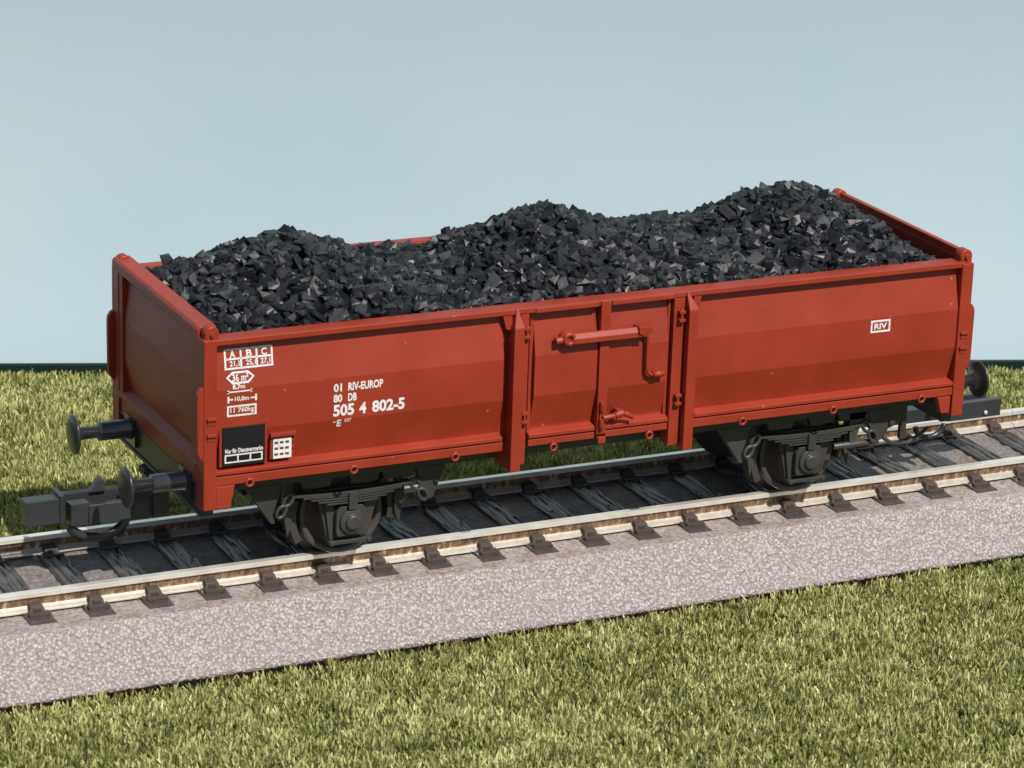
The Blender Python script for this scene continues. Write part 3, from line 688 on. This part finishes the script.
# ------------------------------------------------------------------ coal load
RX = [-50.5,-48,-45.6,-42,-39,-34.7,-31.5,-28,-25,-21,-17.6,-13,-11,-8,-5.4,.8,5.8,10,14,18,23,26,29,32,36.5,42,45,48,50.5]
RZ = [30.8,31.2,32.8,34.8,35.9,36.8,36.4,35.0,33.0,31.5,31.0,31.1,31.8,33.6,35.5,37.6,35.4,34.0,33.6,33.2,32.6,33.2,35.0,36.4,37.2,35.6,33.4,31.4,30.0]
def heap(x, y):
    R = np.interp(x, RX, RZ); yy = (y-3.0); q = np.where(yy > 0, yy/11.3, yy/17.2); pf = np.clip(1-np.abs(q)**1.9, 0, 1)
    edge = np.where(y > 3, 30.95, 30.6)
    return edge - np.clip((x-43)/7, 0, 1)*.9 + (R-edge)*pf*np.where(R > edge, 1, .6) + (value_noise(x, y, 3.2, 77)-.5)*.9
nx, ny = 130, 40; xs = np.linspace(-50.2, 50.2, nx); ys = np.linspace(-14.2, 14.2, ny); Xg, Yg = np.meshgrid(xs, ys, indexing='ij')
Zg = heap(Xg, Yg) - .55
parts_V = [np.stack([Xg, Yg, Zg], -1).reshape(-1, 3)]; idx = np.arange(nx*ny).reshape(nx, ny)
q = np.stack([idx[:-1,:-1], idx[1:,:-1], idx[1:,1:], idx[:-1,1:]], -1).reshape(-1, 4)
parts_F = [q[:, [0,1,2]], q[:, [0,2,3]]]; tones = [np.full(nx*ny, .05)]; base = nx*ny
hulls = []
for k in range(30):
    bm = bmesh.new(); ax_ = (1.0, random.uniform(.62, .85), random.uniform(.34, .62))
    for sx in (-1, 1):
        for sy in (-1, 1):
            for sz in (-1, 1):
                bm.verts.new([ax_[q]*.72*(c_ + random.uniform(-.42, .30)*c_) for q, c_ in enumerate((sx, sy, sz))])
    for i in range(random.randint(2, 5)):
        v = Vector((random.gauss(0,1), random.gauss(0,1), random.gauss(0,1))).normalized(); bm.verts.new([v[q]*ax_[q] for q in range(3)])
    r_ = bmesh.ops.convex_hull(bm, input=bm.verts); 
    bmesh.ops.delete(bm, geom=[v for v in bm.verts if not v.link_faces], context='VERTS'); bm.verts.index_update(); bm.faces.ensure_lookup_table()
    hulls.append((np.array([v.co[:] for v in bm.verts]), np.array([[v.index for v in f.verts] for f in bm.faces]))); bm.free()
def rot(n):
    yw = rng.random(n)*2*np.pi; q = np.stack([np.cos(yw/2), rng.normal(size=n)*.26, rng.normal(size=n)*.26, np.sin(yw/2)], -1); q /= np.linalg.norm(q, axis=1)[:, None]; a, b, c, d = q.T
    return np.stack([np.stack([1-2*(c*c+d*d), 2*(b*c-a*d), 2*(b*d+a*c)], -1), np.stack([2*(b*c+a*d), 1-2*(b*b+d*d), 2*(c*d-a*b)], -1), np.stack([2*(b*d-a*c), 2*(c*d+a*b), 1-2*(b*b+c*c)], -1)], 1)
def lumps(n, lo, hi, dz0, dz1, px=None, py=None, pz=None):
    global base
    X = px if px is not None else -50+100*rng.random(n); Y = py if py is not None else -13.9+27.8*rng.random(n)
    s_ = lo+(hi-lo)*rng.random(n)**1.6; Z = heap(X, Y) + dz0+(dz1-dz0)*rng.random(n) if pz is None else pz
    m_ = 13.95; Y = np.clip(Y, -m_+s_*.6, m_-s_*.6); X = np.clip(X, -49.9+s_*.6, 49.9-s_*.6)
    R = rot(n); hid = rng.integers(0, len(hulls), n); tn = rng.random(n)
    for h, (HV, HF) in enumerate(hulls):
        sel = np.where(hid == h)[0]
        if not len(sel): continue
        W_ = np.einsum('nij,vj->nvi', R[sel], HV)*s_[sel][:, None, None] + np.stack([X[sel], Y[sel], Z[sel]], -1)[:, None, :]
        nv = len(HV); parts_V.append(W_.reshape(-1, 3)); parts_F.append((HF[None] + (base+np.arange(len(sel))*nv)[:, None, None]).reshape(-1, 3))
        tones.append(np.repeat(tn[sel], nv)); base += nv*len(sel)
lumps(3300, .85, 1.6, -.6, .15); lumps(2000, .4, .9, -.15, .45)
lumps(3, 1.0, 1.06, 0, 0, np.array([-11.2,-46.9,-10.7]), np.array([8.5,12.0,8.9]), np.array([33.2,32.6,33.6]))
V = np.concatenate(parts_V); F = np.concatenate(parts_F)
tag(np_mesh('coal_load', V, F, [COAL], np.concatenate(tones)), 'black broken coal heaped in three mounds inside the red wagon', 'coal', kind='stuff')
